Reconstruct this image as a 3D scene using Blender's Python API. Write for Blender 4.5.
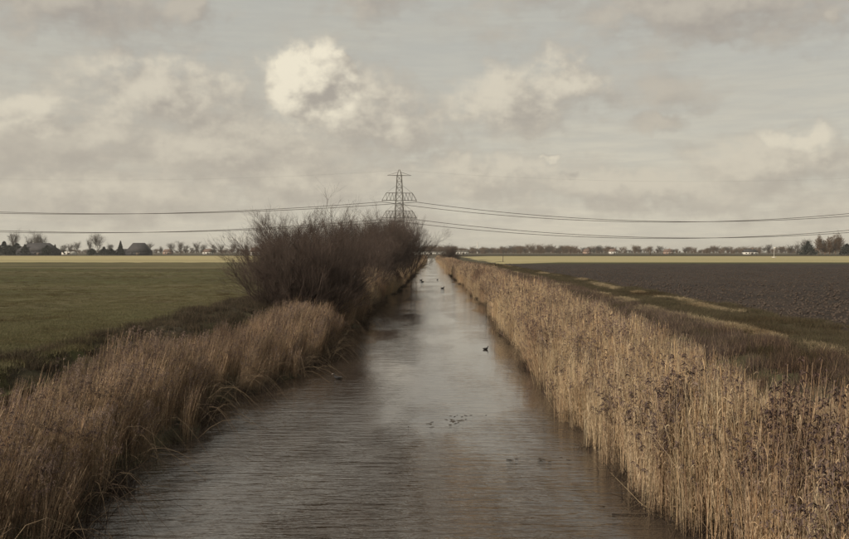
import bpy, math, random
import numpy as np
from mathutils import Vector, Matrix

for o in list(bpy.data.objects):
    bpy.data.objects.remove(o)
S = bpy.context.scene
C = S.collection
R = math.radians
H = 4.5            # camera height over the water
F = 825.4          # focal length in photo pixels
VX, VY = 432.0, 252.0

# ------------------------------------------------------------------ camera
cam_d = bpy.data.cameras.new('camera')
cam_d.sensor_width = 36.0
cam_d.lens = 35.0
cam_d.shift_x = -(VX - 424.5) / 849
cam_d.shift_y = -(269.5 - VY) / 849
cam_d.clip_start = 0.1
cam_d.clip_end = 30000
cam = bpy.data.objects.new('camera', cam_d)
cam.location = (0, 0, H)
cam.rotation_euler = (R(90), 0, 0)
C.objects.link(cam)
S.camera = cam

# ------------------------------------------------------------------ sky, sun, exposure
SUN = Vector((-0.62, -0.59, 0.50)).normalized()
SUN_EL = math.asin(SUN.z)
SUN_AZ = math.atan2(SUN.x, SUN.y)


class NT:
    """small helper round a node tree"""
    def __init__(s, tree):
        s.t = tree

    def n(s, typ, **kw):
        nd = s.t.nodes.new(typ)
        for k, v in kw.items():
            setattr(nd, k, v)
        return nd

    def link(s, a, b):
        s.t.links.new(a, b)

    def put(s, sock, v):
        if v is None:
            return
        if isinstance(v, bpy.types.NodeSocket):
            s.t.links.new(v, sock)
        else:
            if isinstance(v, (tuple, list)) and sock.type == 'RGBA' and len(v) == 3:
                v = (*v, 1)
            sock.default_value = v

    def math(s, op, a, b=None, c=None, clamp=False):
        nd = s.n('ShaderNodeMath', operation=op, use_clamp=clamp)
        s.put(nd.inputs[0], a)
        s.put(nd.inputs[1], b)
        s.put(nd.inputs[2], c)
        return nd.outputs[0]

    def vmath(s, op, a, b=None):
        nd = s.n('ShaderNodeVectorMath', operation=op)
        s.put(nd.inputs[0], a)
        s.put(nd.inputs[1], b)
        return nd.outputs['Value'] if op in ('LENGTH', 'DOT_PRODUCT') else nd.outputs[0]

    def noise(s, vec, scale, detail=4, rough=0.55, dist=0.0):
        nd = s.n('ShaderNodeTexNoise')
        s.put(nd.inputs['Vector'], vec)
        nd.inputs['Scale'].default_value = scale
        nd.inputs['Detail'].default_value = detail
        nd.inputs['Roughness'].default_value = rough
        nd.inputs['Distortion'].default_value = dist
        return nd.outputs[0]

    def mix(s, f, a, b, blend='MIX'):
        nd = s.n('ShaderNodeMix', data_type='RGBA', blend_type=blend)
        s.put(nd.inputs[0], f)
        s.put(nd.inputs[6], a)
        s.put(nd.inputs[7], b)
        return nd.outputs[2]

    def smooth(s, v, lo, hi, a=0.0, b=1.0):
        nd = s.n('ShaderNodeMapRange', interpolation_type='SMOOTHSTEP')
        s.put(nd.inputs[0], v)
        for i, x in enumerate((lo, hi, a, b)):
            nd.inputs[i + 1].default_value = x
        return nd.outputs[0]

    def scale(s, vec, sc):
        return s.vmath('MULTIPLY', vec, sc)


def px_dir(x, y):
    """azimuth and elevation of a spot of the sky"""
    a, b = (x - VX) / F, (VY - y) / F
    return math.atan2(a, 1), math.atan2(b, math.hypot(1, a))


# cumulus heaps of that day: (where, angular half width, half height)
HEAPS = [((312, 86), 52, 42, 1), ((352, 108), 72, 36, 0.5), ((395, 128), 60, 26, 0.3), ((160, 96), 100, 44, 0.38), ((60, 142), 130, 44, 0.2), ((225, 150), 150, 44, 0.3),
         ((85, 190), 160, 30, 0.3), ((300, 185), 130, 26, 0.35), ((505, 104), 64, 38, 0.42), ((562, 82), 52, 28, 0.42), ((800, 138), 32, 15, 0.6), ((775, 162), 80, 24, 0.35),
         ((75, 2), 105, 30, 0.0), ((184, 8), 20, 20, 0.0), ((715, 4), 125, 34, 0.0), ((548, 160), 11, 6, 0.55),
         ((660, 122), 28, 9, 0.1), ((826, 14), 14, 10, 0.0), ((20, 112), 50, 22, 0.5), ((640, 190), 150, 22, 0.3), ((480, 175), 90, 20, 0.35)]

world = bpy.data.worlds.new('World')
S.world = world
world.use_nodes = True
world.cycles.sampling_method = 'MANUAL'
world.cycles.sample_map_resolution = 512
wt = world.node_tree
wt.nodes.clear()
g = bpy.data.node_groups.new('cloud_density', 'ShaderNodeTree')
g.interface.new_socket('Dir', in_out='INPUT', socket_type='NodeSocketVector')
g.interface.new_socket('Density', in_out='OUTPUT', socket_type='NodeSocketFloat')
g.interface.new_socket('Bright', in_out='OUTPUT', socket_type='NodeSocketFloat')
G = NT(g)
gi = G.n('NodeGroupInput')
go = G.n('NodeGroupOutput')
d0 = G.vmath('NORMALIZE', gi.outputs[0])
sp = G.n('ShaderNodeSeparateXYZ')
G.link(d0, sp.inputs[0])
u = G.math('ARCTAN2', sp.outputs[0], sp.outputs[1])
v = G.math('ARCSINE', sp.outputs[2])
cb = G.n('ShaderNodeCombineXYZ')
G.link(u, cb.inputs[0])
G.link(v, cb.inputs[1])
wn = G.n('ShaderNodeTexNoise')
G.link(d0, wn.inputs['Vector'])
wn.inputs['Scale'].default_value = 16
wn.inputs['Detail'].default_value = 3
warp = G.scale(G.vmath('SUBTRACT', wn.outputs['Color'], (0.5, 0.5, 0.5)), (0.055, 0.04, 0))
wn2 = G.n('ShaderNodeTexNoise')
G.link(d0, wn2.inputs['Vector'])
wn2.inputs['Scale'].default_value = 55
wn2.inputs['Detail'].default_value = 3
warp2 = G.scale(G.vmath('SUBTRACT', wn2.outputs['Color'], (0.5, 0.5, 0.5)), (0.030, 0.026, 0))
uv = G.vmath('ADD', G.vmath('ADD', cb.outputs[0], warp), warp2)
best = bright = None
for (p, a, b, br_) in HEAPS:
    cu, cv = px_dir(*p)
    q = G.scale(G.vmath('SUBTRACT', uv, (cu, cv, 0)), (F / a, F / b, 0))
    val = G.math('SUBTRACT', 1.0, G.vmath('LENGTH', q))
    best = val if best is None else G.math('SMOOTH_MAX', best, val, 0.15)
    if br_ > 0.25:
        bv = G.math('MULTIPLY', G.smooth(val, -0.25, 0.35), br_)
        bright = bv if bright is None else G.math('MAXIMUM', bright, bv)
flat = G.scale(d0, (1, 1, 2.2))
wide = G.noise(flat, 5.0, 3, 0.5)
gen = G.math('MULTIPLY', G.math('SUBTRACT', wide, 0.60), 4.0)
n2 = G.noise(G.scale(d0, (1, 1, 1.25)), 38, 4, 0.5)
bil = G.math('SUBTRACT', 1.0, G.math('ABSOLUTE', G.math('MULTIPLY_ADD', n2, 3.2, -1.6)))
fn = G.noise(G.scale(d0, (1, 1, 1.6)), 22, 7, 0.55)
fine = G.math('ADD', fn, G.math('MULTIPLY', G.math('SUBTRACT', bil, 0.72), 0.22))
tot = G.math('ADD', G.math('MAXIMUM', best, gen), G.math('MULTIPLY', G.math('SUBTRACT', fine, 0.44), 1.8))
G.link(tot, go.inputs[0])
G.link(bright, go.inputs[1])

W = NT(wt)
tc = W.n('ShaderNodeTexCoord')
dirv = tc.outputs['Generated']
sky = W.n('ShaderNodeTexSky', sky_type='NISHITA')
sky.sun_disc = False
sky.sun_elevation = SUN_EL
sky.sun_rotation = SUN_AZ % (2 * math.pi)
sky.air_density = 1.0
sky.dust_density = 2.0
d1 = W.n('ShaderNodeGroup')
d1.node_tree = g
W.link(dirv, d1.inputs[0])
d2 = W.n('ShaderNodeGroup')
d2.node_tree = g
W.link(W.vmath('ADD', dirv, (-0.024, -0.004, 0.020)), d2.inputs[0])
dens = d1.outputs[0]
grad = W.math('SUBTRACT', dens, d2.outputs[0])
lit = W.smooth(grad, -0.70, 0.85)
gain = W.math('MULTIPLY_ADD', d1.outputs[1], 0.80, 0.27)
lit = W.math('MULTIPLY', lit, gain)
alpha = W.math('MAXIMUM', W.smooth(dens, -0.35, 0.75), W.math('MULTIPLY', W.smooth(dens, -0.02, 0.22), W.smooth(d1.outputs[1], 0.3, 0.9)))
sz = W.n('ShaderNodeSeparateXYZ')
W.link(dirv, sz.inputs[0])
veiln = W.noise(W.scale(dirv, (1, 1, 4.5)), 5.5, 7, 0.6)
streak = W.noise(W.scale(dirv, (1, 1, 9)), 14, 6, 0.62)
low = W.smooth(sz.outputs[2], 0.0, 0.30, 1.0, 0.0)
vf = W.math('ADD', W.math('MULTIPLY', low, 0.36), W.math('MULTIPLY', W.math('SUBTRACT', veiln, 0.5), 0.75))
vf = W.math('ADD', vf, W.math('MULTIPLY', W.math('SUBTRACT', streak, 0.5), 0.35))
vf = W.math('ADD', vf, 0.56, clamp=True)
haze_col = W.mix(low, (5.2, 5.0, 4.3), (6.7, 6.15, 4.95))
haze_col = W.mix(W.smooth(streak, 0.35, 0.68), W.mix(0.22, haze_col, (3.7, 3.35, 2.95)), haze_col)
base = W.mix(vf, W.mix(0.82, sky.outputs[0], (5.0, 4.95, 4.4)), haze_col)
ccol = W.mix(lit, (3.6, 3.22, 2.84), (9.4, 8.6, 6.8))
ccol = W.mix(W.math('MULTIPLY', low, 0.42), ccol, (5.5, 5.0, 4.0))
col = W.mix(W.math('MULTIPLY', alpha, 0.85), base, ccol)
bg = W.n('ShaderNodeBackground')
bg.inputs['Strength'].default_value = 0.1
W.link(col, bg.inputs['Color'])
wo = W.n('ShaderNodeOutputWorld')
W.link(bg.outputs[0], wo.inputs['Surface'])

sun_d = bpy.data.lights.new('sun', 'SUN')
sun_d.energy = 4.9
sun_d.angle = R(1.5)
sun_d.color = (1.0, 0.88, 0.72)
sun = bpy.data.objects.new('sun', sun_d)
sun.rotation_euler = SUN.to_track_quat('Z', 'Y').to_euler()
sun.location = SUN * 200
C.objects.link(sun)

vs = S.view_settings
vs.view_transform = 'Standard'
vs.look = 'None'
vs.exposure = 0.0
vs.gamma = 1.0
vs.use_curve_mapping = False
S.cycles.max_bounces = 6
S.cycles.diffuse_bounces = 2
S.cycles.glossy_bounces = 3
S.cycles.volume_bounces = 0
S.cycles.transparent_max_bounces = 8
S.cycles.use_denoising = True
S.cycles.caustics_reflective = False
S.cycles.caustics_refractive = False

# ------------------------------------------------------------------ helpers
rng = np.random.default_rng(11)


def mesh_np(name, verts, quads=None, tris=None, col=None, smooth=False):
    me = bpy.data.meshes.new(name)
    verts = np.asarray(verts, dtype=np.float32).reshape(-1, 3)
    fl, ls = [], []
    off = 0
    starts = []
    for arr, k in ((quads, 4), (tris, 3)):
        if arr is None or len(arr) == 0:
            continue
        arr = np.asarray(arr, dtype=np.int32).reshape(-1, k)
        fl.append(arr.ravel())
        starts.append(off + np.arange(len(arr), dtype=np.int32) * k)
        off += arr.size
    me.vertices.add(len(verts))
    me.vertices.foreach_set('co', verts.ravel())
    if fl:
        loops = np.concatenate(fl)
        st = np.concatenate(starts)
        me.loops.add(len(loops))
        me.loops.foreach_set('vertex_index', loops)
        me.polygons.add(len(st))
        me.polygons.foreach_set('loop_start', st)
        if smooth:
            me.polygons.foreach_set('use_smooth', np.ones(len(st), dtype=bool))
    me.update(calc_edges=True)
    if col is not None:
        c = np.ones((len(verts), 4), dtype=np.float32)
        c[:, :3] = col
        at = me.attributes.new('tint', 'FLOAT_COLOR', 'POINT')
        at.data.foreach_set('color', c.ravel())
    return me


def obj(name, me, mat=None, parent=None, loc=None):
    o = bpy.data.objects.new(name, me)
    C.objects.link(o)
    if mat is not None and me is not None and not me.materials:
        me.materials.append(mat)
    if parent is not None:
        o.parent = parent
    if loc is not None:
        o.location = loc
    return o


def empty(name, loc=(0, 0, 0), rz=0.0):
    o = bpy.data.objects.new(name, None)
    o.empty_display_size = 0.3
    o.location = loc
    o.rotation_euler = (0, 0, rz)
    C.objects.link(o)
    return o


def tag(o, label, cat=None, group=None, kind=None):
    o['label'] = label
    if cat:
        o['category'] = cat
    if group:
        o['group'] = group
    if kind:
        o['kind'] = kind
    return o


class MB:
    """collects simple solids into one mesh"""
    def __init__(s):
        s.v, s.q, s.t, s.n = [], [], [], 0

    def add(s, v, q=None, t=None):
        v = np.asarray(v, float).reshape(-1, 3)
        if q is not None and len(q):
            s.q.append(np.asarray(q).reshape(-1, 4) + s.n)
        if t is not None and len(t):
            s.t.append(np.asarray(t).reshape(-1, 3) + s.n)
        s.v.append(v)
        s.n += len(v)
        return s

    def box(s, c, d):
        x, y, z = np.array(d) / 2
        v = np.array([(-x, -y, -z), (x, -y, -z), (x, y, -z), (-x, y, -z), (-x, -y, z), (x, -y, z), (x, y, z), (-x, y, z)]) + np.array(c)
        return s.add(v, [(0, 3, 2, 1), (4, 5, 6, 7), (0, 1, 5, 4), (1, 2, 6, 5), (2, 3, 7, 6), (3, 0, 4, 7)])

    def bar(s, a, b, r, sides=4):
        v, q = tubes(np.array([[a, b]], float), np.array([[r, r]]), sides)
        return s.add(v, q)

    def tubes(s, P, Rd, sides=3):
        v, q = tubes(P, Rd, sides)
        return s.add(v, q)

    def build(s, name, mat, parent=None, loc=None, smooth=False):
        me = mesh_np(name, np.concatenate(s.v), np.concatenate(s.q) if s.q else None, np.concatenate(s.t) if s.t else None, smooth=smooth)
        return obj(name, me, mat, parent, loc)


def unit(a):
    return a / np.maximum(np.linalg.norm(a, axis=-1, keepdims=True), 1e-9)


def tubes(P, Rd, sides=3):
    """N polylines of k points as closed-section tubes"""
    P = np.asarray(P, float)
    N, k, _ = P.shape
    T = np.gradient(P, axis=1)
    T = unit(T)
    ref = np.where(np.abs(T[..., 2:3]) > 0.9, np.array([1.0, 0.02, 0.0]), np.array([0.0, 0.02, 1.0]))
    A = unit(np.cross(T, ref))
    B = np.cross(T, A)
    an = np.arange(sides) * 2 * np.pi / sides
    ring = A[:, :, None, :] * np.cos(an)[None, None, :, None] + B[:, :, None, :] * np.sin(an)[None, None, :, None]
    V = P[:, :, None, :] + ring * np.asarray(Rd)[:, :, None, None]
    idx = np.arange(N * k * sides).reshape(N, k, sides)
    a, b = idx[:, :-1], idx[:, 1:]
    q = np.stack([a, np.roll(a, -1, 2), np.roll(b, -1, 2), b], -1).reshape(-1, 4)
    return V.reshape(-1, 3), q


def ribbons(P, Wd, side):
    """N polylines of k points as flat blades; side (N,3) is the blade's width direction"""
    P = np.asarray(P, float)
    N, k, _ = P.shape
    off = side[:, None, :] * np.asarray(Wd)[:, :, None]
    V = np.stack([P - off, P + off], 2)
    idx = np.arange(N * k * 2).reshape(N, k, 2)
    q = np.stack([idx[:, :-1, 0], idx[:, :-1, 1], idx[:, 1:, 1], idx[:, 1:, 0]], -1).reshape(-1, 4)
    return V.reshape(-1, 3), q


def _hash(ix, iy, seed):
    h = (ix.astype(np.int64) * 374761393 + iy.astype(np.int64) * 668265263 + seed * 974634777) & 0x7fffffff
    h = ((h ^ (h >> 13)) * 1274126177) & 0x7fffffff
    return ((h ^ (h >> 16)) & 0xffff) / 65535.0


def vnoise(x, y, seed=0):
    x, y = np.asarray(x, float), np.asarray(y, float)
    ix, iy = np.floor(x), np.floor(y)
    fx, fy = x - ix, y - iy
    fx, fy = fx * fx * (3 - 2 * fx), fy * fy * (3 - 2 * fy)
    a, b = _hash(ix, iy, seed), _hash(ix + 1, iy, seed)
    c, d = _hash(ix, iy + 1, seed), _hash(ix + 1, iy + 1, seed)
    return (a * (1 - fx) + b * fx) * (1 - fy) + (c * (1 - fx) + d * fx) * fy


def fbm(x, y, seed=0, oct=4):
    t, amp, s = 0, 0.5, 0
    for i in range(oct):
        t = t + amp * vnoise(np.asarray(x) * 2 ** i, np.asarray(y) * 2 ** i, seed + i)
        s += amp
        amp *= 0.55
    return t / s


def grid(xs, ys, zfun):
    X, Y = np.meshgrid(xs, ys)
    Z = zfun(X, Y)
    idx = np.arange(X.size).reshape(X.shape)
    q = np.stack([idx[:-1, :-1], idx[:-1, 1:], idx[1:, 1:], idx[1:, :-1]], -1).reshape(-1, 4)
    return np.stack([X, Y, Z], -1).reshape(-1, 3), q


# ------------------------------------------------------------------ materials
def material(name, rough=0.9, spec=0.25):
    m = bpy.data.materials.new(name)
    m.use_nodes = True
    t = NT(m.node_tree)
    b = m.node_tree.nodes['Principled BSDF']
    b.inputs['Roughness'].default_value = rough
    b.inputs['Specular IOR Level'].default_value = spec
    return m, t, b


def geo_pos(t):
    return t.n('ShaderNodeNewGeometry').outputs['Position']


def bump(t, b, height, strength, dist):
    nd = t.n('ShaderNodeBump')
    nd.inputs['Strength'].default_value = strength
    nd.inputs['Distance'].default_value = dist
    t.link(height, nd.inputs['Height'])
    t.link(nd.outputs[0], b.inputs['Normal'])


def plain(name, c1, c2, scale=3.0, rough=0.85, spec=0.3, metallic=0.0):
    m, t, b = material(name, rough, spec)
    p = t.n('ShaderNodeTexCoord').outputs['Object']
    n = t.noise(p, scale, 6, 0.6)
    t.put(b.inputs['Base Color'], t.mix(t.smooth(n, 0.3, 0.7), c1, c2))
    b.inputs['Metallic'].default_value = metallic
    bump(t, b, t.noise(p, scale * 8, 4), 0.25, 0.02)
    return m


def leafy(name, patch=None, patch_scale=0.08, rough=0.8, vary=0.45, trans=0.25):
    """colour from the plant's own tint, varied from plant to plant and in patches over the bank"""
    m, t, b = material(name, rough, 0.2)
    at = t.n('ShaderNodeAttribute', attribute_name='tint').outputs['Color']
    oi = t.n('ShaderNodeObjectInfo')
    k = t.math('MULTIPLY_ADD', oi.outputs['Random'], vary, 1.0 - vary / 2)
    c = t.scale(at, (1, 1, 1))
    vm = t.n('ShaderNodeVectorMath', operation='SCALE')
    t.link(at, vm.inputs[0])
    t.link(k, vm.inputs['Scale'])
    c = vm.outputs[0]
    if patch:
        n = t.noise(oi.outputs['Location'], patch_scale, 4, 0.6)
        c = t.mix(t.smooth(n, 0.48, 0.66), c, t.mix(1.0, c, patch, 'MULTIPLY'))
    t.put(b.inputs['Base Color'], c)
    tr = t.n('ShaderNodeBsdfTranslucent')
    t.put(tr.inputs['Color'], c)
    ms = t.n('ShaderNodeMixShader')
    ms.inputs[0].default_value = trans
    out = [n for n in m.node_tree.nodes if n.type == 'OUTPUT_MATERIAL'][0]
    t.link(b.outputs[0], ms.inputs[1])
    t.link(tr.outputs[0], ms.inputs[2])
    t.link(ms.outputs[0], out.inputs['Surface'])
    return m


def m_ground():
    m, t, b = material('bank_earth', 0.95, 0.15)
    p = geo_pos(t)
    n1 = t.noise(p, 0.35, 6, 0.62)
    n2 = t.noise(p, 3.5, 6, 0.65)
    c = t.mix(t.smooth(n1, 0.38, 0.62), (0.040, 0.032, 0.024), (0.060, 0.056, 0.030))
    c = t.mix(t.smooth(n2, 0.45, 0.75), c, (0.105, 0.085, 0.052))
    t.put(b.inputs['Base Color'], c)
    bump(t, b, t.noise(p, 14, 6, 0.7), 0.8, 0.05)
    return m


def m_grassfield():
    m, t, b = material('winter_grass_field', 0.95, 0.12)
    p = geo_pos(t)
    st = t.noise(t.scale(p, (0.05, 0.5, 1)), 1.0, 6, 0.6)
    n1 = t.noise(p, 0.11, 5, 0.6)
    n2 = t.noise(p, 4.0, 6, 0.7)
    c = t.mix(t.smooth(n1, 0.35, 0.65), (0.058, 0.056, 0.026), (0.068, 0.074, 0.028))
    c = t.mix(t.smooth(st, 0.46, 0.62), c, (0.046, 0.036, 0.025))
    c = t.mix(t.smooth(t.noise(t.scale(p, (0.012, 0.05, 1)), 1.0, 4, 0.6), 0.42, 0.62, 0, 0.8), c, (0.125, 0.105, 0.058))
    c = t.mix(t.smooth(n2, 0.40, 0.75), c, (0.090, 0.082, 0.042))
    t.put(b.inputs['Base Color'], c)
    bump(t, b, t.noise(p, 9, 7, 0.7), 0.9, 0.06)
    return m


def m_plough():
    m, t, b = material('ploughed_soil', 0.9, 0.25)
    p = geo_pos(t)
    n1 = t.noise(p, 0.18, 5, 0.6)
    n2 = t.noise(p, 5.0, 7, 0.7)
    c = t.mix(t.smooth(n1, 0.35, 0.65), (0.021, 0.0145, 0.0115), (0.036, 0.025, 0.019))
    c = t.mix(t.smooth(n2, 0.50, 0.70), c, (0.070, 0.051, 0.038))
    c = t.mix(t.smooth(t.noise(p, 1.1, 4, 0.7), 0.5, 0.68), c, (0.018, 0.013, 0.012))
    t.put(b.inputs['Base Color'], c)
    bump(t, b, t.noise(p, 12, 7, 0.7), 1.0, 0.08)
    return m


def m_flat(name, a, c_, sc=(0.01, 0.06, 1), bumpy=0.3):
    m, t, b = material(name, 0.95, 0.1)
    p = geo_pos(t)
    n = t.noise(t.scale(p, sc), 1.0, 6, 0.62)
    n2 = t.noise(p, 0.8, 6, 0.7)
    c = t.mix(t.smooth(n, 0.35, 0.65), a, c_)
    c = t.mix(t.smooth(n2, 0.4, 0.7, 0, 0.35), c, tuple(x * 0.6 for x in a))
    t.put(b.inputs['Base Color'], c)
    bump(t, b, n2, bumpy, 0.1)
    return m


def m_water():
    m, t, b = material('canal_water', 0.03, 0.5)
    b.inputs['IOR'].default_value = 1.42
    b.inputs['Coat Weight'].default_value = 0.6
    b.inputs['Coat IOR'].default_value = 1.4
    b.inputs['Coat Roughness'].default_value = 0.04
    p = geo_pos(t)
    mud = t.noise(p, 0.5, 3)
    t.put(b.inputs['Base Color'], t.mix(mud, (0.034, 0.026, 0.021), (0.054, 0.042, 0.033)))
    wind = t.smooth(t.noise(t.scale(p, (0.30, 0.10, 1)), 1.0, 3, 0.5), 0.38, 0.62, 0.22, 1.0)
    r1 = t.noise(t.scale(p, (0.85, 4.2, 1)), 1.0, 3, 0.55, 0.5)
    r2 = t.noise(t.scale(p, (2.6, 11.5, 1)), 1.0, 3, 0.6, 0.4)
    r3 = t.noise(t.scale(p, (0.2, 0.9, 1)), 1.0, 2, 0.5)
    h = t.math('ADD', t.math('MULTIPLY', r1, 0.9), t.math('MULTIPLY', r2, 0.35))
    h = t.math('MULTIPLY', t.math('ADD', h, t.math('MULTIPLY', r3, 0.5)), wind)
    sy = t.n('ShaderNodeSeparateXYZ')
    t.link(p, sy.inputs[0])
    h = t.math('MULTIPLY', h, t.smooth(sy.outputs[1], 13, 26, 1.0, 0.11))
    bump(t, b, h, 1.0, 0.20)
    t.link(b.inputs['Normal'].links[0].from_socket, b.inputs['Coat Normal'])
    return m


M = {
    'earth': m_ground(),
    'grassfield': m_grassfield(),
    'plough': m_plough(),
    'water': m_water(),
    'stubble': m_flat('pale_stubble', (0.33, 0.285, 0.16), (0.27, 0.24, 0.125)),
    'stubble2': m_flat('straw_stubble', (0.36, 0.31, 0.17), (0.29, 0.25, 0.13)),
    'greenstrip': m_flat('dark_green_strip', (0.060, 0.062, 0.030), (0.048, 0.046, 0.026)),
    'dyke': m_flat('dark_dyke_grass', (0.050, 0.042, 0.030), (0.036, 0.031, 0.024)),
    'reed': leafy('dry_reed', (0.52, 0.45, 0.46), 0.09, vary=0.6, trans=0.32),
    'grass': leafy('verge_grass', (0.7, 0.62, 0.55), 0.25, vary=0.5),
    'twig': plain('bare_twig_bark', (0.050, 0.036, 0.031), (0.090, 0.065, 0.052), 2.0),
    'bark': plain('tree_bark', (0.055, 0.044, 0.036), (0.090, 0.070, 0.054), 2.0),
    'brownbark': plain('brown_tree_bark', (0.11, 0.075, 0.050), (0.15, 0.10, 0.065), 2.0),
    'evergreen': plain('dark_evergreen', (0.020, 0.024, 0.022), (0.035, 0.037, 0.030), 1.0),
    'steel': plain('galvanised_steel', (0.085, 0.080, 0.075), (0.13, 0.125, 0.115), 1.0, 0.6, 0.4, 0.3),
    'wire': plain('weathered_wire', (0.045, 0.042, 0.040), (0.06, 0.056, 0.052), 0.5, 0.6, 0.4),
    'insulator': plain('brown_insulator', (0.08, 0.05, 0.04), (0.10, 0.06, 0.05), 2.0, 0.3, 0.5),
    'darkwall': plain('tarred_boards', (0.030, 0.030, 0.034), (0.045, 0.043, 0.046), 0.4),
    'darkroof': plain('dark_roof', (0.034, 0.033, 0.036), (0.050, 0.046, 0.048), 0.3),
    'redroof': plain('weathered_red_roof', (0.12, 0.082, 0.066), (0.15, 0.10, 0.08), 0.3),
    'white': plain('white_render', (0.50, 0.48, 0.44), (0.62, 0.60, 0.55), 0.3),
    'brick': plain('far_brick', (0.26, 0.18, 0.14), (0.32, 0.23, 0.18), 0.5),
    'glass': plain('dark_glass', (0.03, 0.035, 0.04), (0.05, 0.05, 0.055), 0.5, 0.1, 0.6),
    'concrete': plain('old_concrete', (0.10, 0.095, 0.085), (0.16, 0.15, 0.13), 0.8),
    'wood': plain('old_post_wood', (0.07, 0.055, 0.042), (0.11, 0.09, 0.07), 3.0),
    'coot': plain('black_plumage', (0.016, 0.015, 0.016), (0.028, 0.026, 0.026), 12.0, 0.6),
    'bill': plain('pale_bill', (0.55, 0.50, 0.42), (0.65, 0.60, 0.52), 5.0, 0.5),
    'straw': plain('fallen_reed', (0.24, 0.18, 0.11), (0.34, 0.26, 0.16), 4.0),
    'debris': plain('rotting_reed', (0.030, 0.022, 0.016), (0.060, 0.044, 0.030), 4.0),
    'clod': plain('soil_clod', (0.024, 0.017, 0.014), (0.085, 0.064, 0.050), 6.0),
}

# ------------------------------------------------------------------ lie of the land
RX = np.array([(-60, 4.6), (5, 4.6), (13, 4.55), (16, 4.15), (20, 4.05), (25, 3.92), (44, 4.18), (52, 4.3), (67, 4.9), (85, 4.6), (112, 4.5), (158, 3.85), (300, 3.5), (460, 2.8), (700, 2.8)])
LX = np.array([(-60, -5.6), (5, -5.6), (13, -5.85), (17, -6.0), (23, -6.1), (27, -5.6), (29.5, -4.9), (36, -4.5), (45, -4.6), (63, -4.7), (76, -4.6), (90, -4.1), (195, -3.6), (285, -2.7), (460, -2.8), (700, -2.8)])
FIELD = 1.8


def edge_r(y):
    return np.interp(y, RX[:, 0], RX[:, 1]) + (vnoise(y * 0.9, y * 0 + 3, 5) - .5) * 0.6 + (vnoise(y * 0.25, y * 0, 6) - .5) * 0.5


def edge_l(y):
    return np.interp(y, LX[:, 0], LX[:, 1]) + (vnoise(y * 0.9, y * 0 + 9, 7) - .5) * 0.9 + (vnoise(y * 0.25, y * 0, 8) - .5) * 0.4


EP = ([-4, -1.2, -.3, 0.0, 0.5, 2.6, 4.2, 5.0, 6, 9e3], [-1.3, -.9, -.32, -0.03, 0.14, 0.42, 1.55, 1.78, FIELD, FIELD])
XLF, XRF = -9.9, 14.0       # where the fields begin


def land(x, y):
    x, y = np.asarray(x, float), np.asarray(y, float)
    e = np.maximum(x - edge_r(y), edge_l(y) - x)
    z = np.interp(e, EP[0], EP[1])
    rough = np.clip((e - 0.3) / 1.5, 0, 1)
    z = z + rough * ((fbm(x * 0.55, y * 0.55, 21) - .5) * 0.42 + (vnoise(x * 2.2, y * 2.2, 25) - .5) * 0.07)
    z = np.where(y > 690, FIELD, z)
    under = np.maximum(np.clip((XLF - 0.8 - x) / 1.0, 0, 1), np.clip((x - XRF - 0.6) / 1.0, 0, 1))
    return z - under * 0.45


xs = np.concatenate([[-9000, -4000, -1500, -500, -150, -60, -30, -20, -15], np.arange(-13, 17.01, 0.25), [18, 22, 30, 60, 150, 500, 1500, 4000, 9000]])
ys = np.concatenate([[-4000, -1000, -200, -60, -30], np.arange(-15, 60, 0.5), np.arange(60, 200, 2.0), np.arange(200, 690, 10.0), [689, 691, 800, 1000, 1500, 2500, 4500, 9000]])
v, q = grid(xs, ys, land)
o = obj('ground', mesh_np('ground', v, q, smooth=True), M['earth'])
tag(o, 'rough earth banks and low land along the canal', kind='structure')

# water: one sheet reaching under both banks
wv, wq = grid(np.array([-9.0, -4.5, 0, 4.5, 9.0]), np.concatenate([np.arange(-40, 680, 20.0), [685]]), lambda X, Y: X * 0)
o = obj('water', mesh_np('water', wv, wq), M['water'])
tag(o, 'rippled grey brown canal water running to the horizon', kind='structure')


def steps(a, b, s0, grow):
    out, s = [a], s0
    while out[-1] < b:
        out.append(out[-1] + s)
        s *= grow
    out[-1] = b
    return np.array(out)


def edge_fade(d):
    return np.clip(d / 0.5, 0, 1)


# left field of short winter grass
def z_left(X, Y):
    e = (XLF + (fbm(Y * 0.3, Y * 0, 31) - .5) * 1.2) - X
    z = FIELD + (fbm(X * 0.8, Y * 0.8, 33) - .5) * 0.16 + (vnoise(X * 3, Y * 3, 36) - .5) * 0.04 + 0.02 * np.sin(X * 0.9 + Y * 0.05)
    return z - (1 - edge_fade(e)) * 0.5


xl = XLF + 0.4 - steps(0, 900, 0.28, 1.022)
v, q = grid(xl[::-1], steps(6, 214, 0.3, 1.008), z_left)
o = obj('grass_field', mesh_np('grass_field', v, q, smooth=True), M['grassfield'])
tag(o, 'flat dark green field left of the canal', kind='structure')


# right field, ploughed
def z_plough(X, Y):
    e = X - (XRF + (fbm(Y * 0.25, Y * 0, 41) - .5) * 1.6)
    fur = 0.05 * np.sin((X * 0.985 - Y * 0.17) * 2 * np.pi / 0.9)
    z = FIELD + 0.02 + fur + (fbm(X * 1.5, Y * 1.5, 43, 5) - .5) * 0.26 + (vnoise(X * 4.5, Y * 4.5, 48) - .5) * 0.10
    return z - (1 - edge_fade(e)) * 0.6


xr = XRF - 0.8 + steps(0, 900, 0.2, 1.018)
v, q = grid(xr, steps(8, 184, 0.2, 1.008), z_plough)
o = obj('ploughed_field', mesh_np('ploughed_field', v, q), M['plough'])
tag(o, 'dark ploughed field right of the canal', kind='structure')


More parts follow.
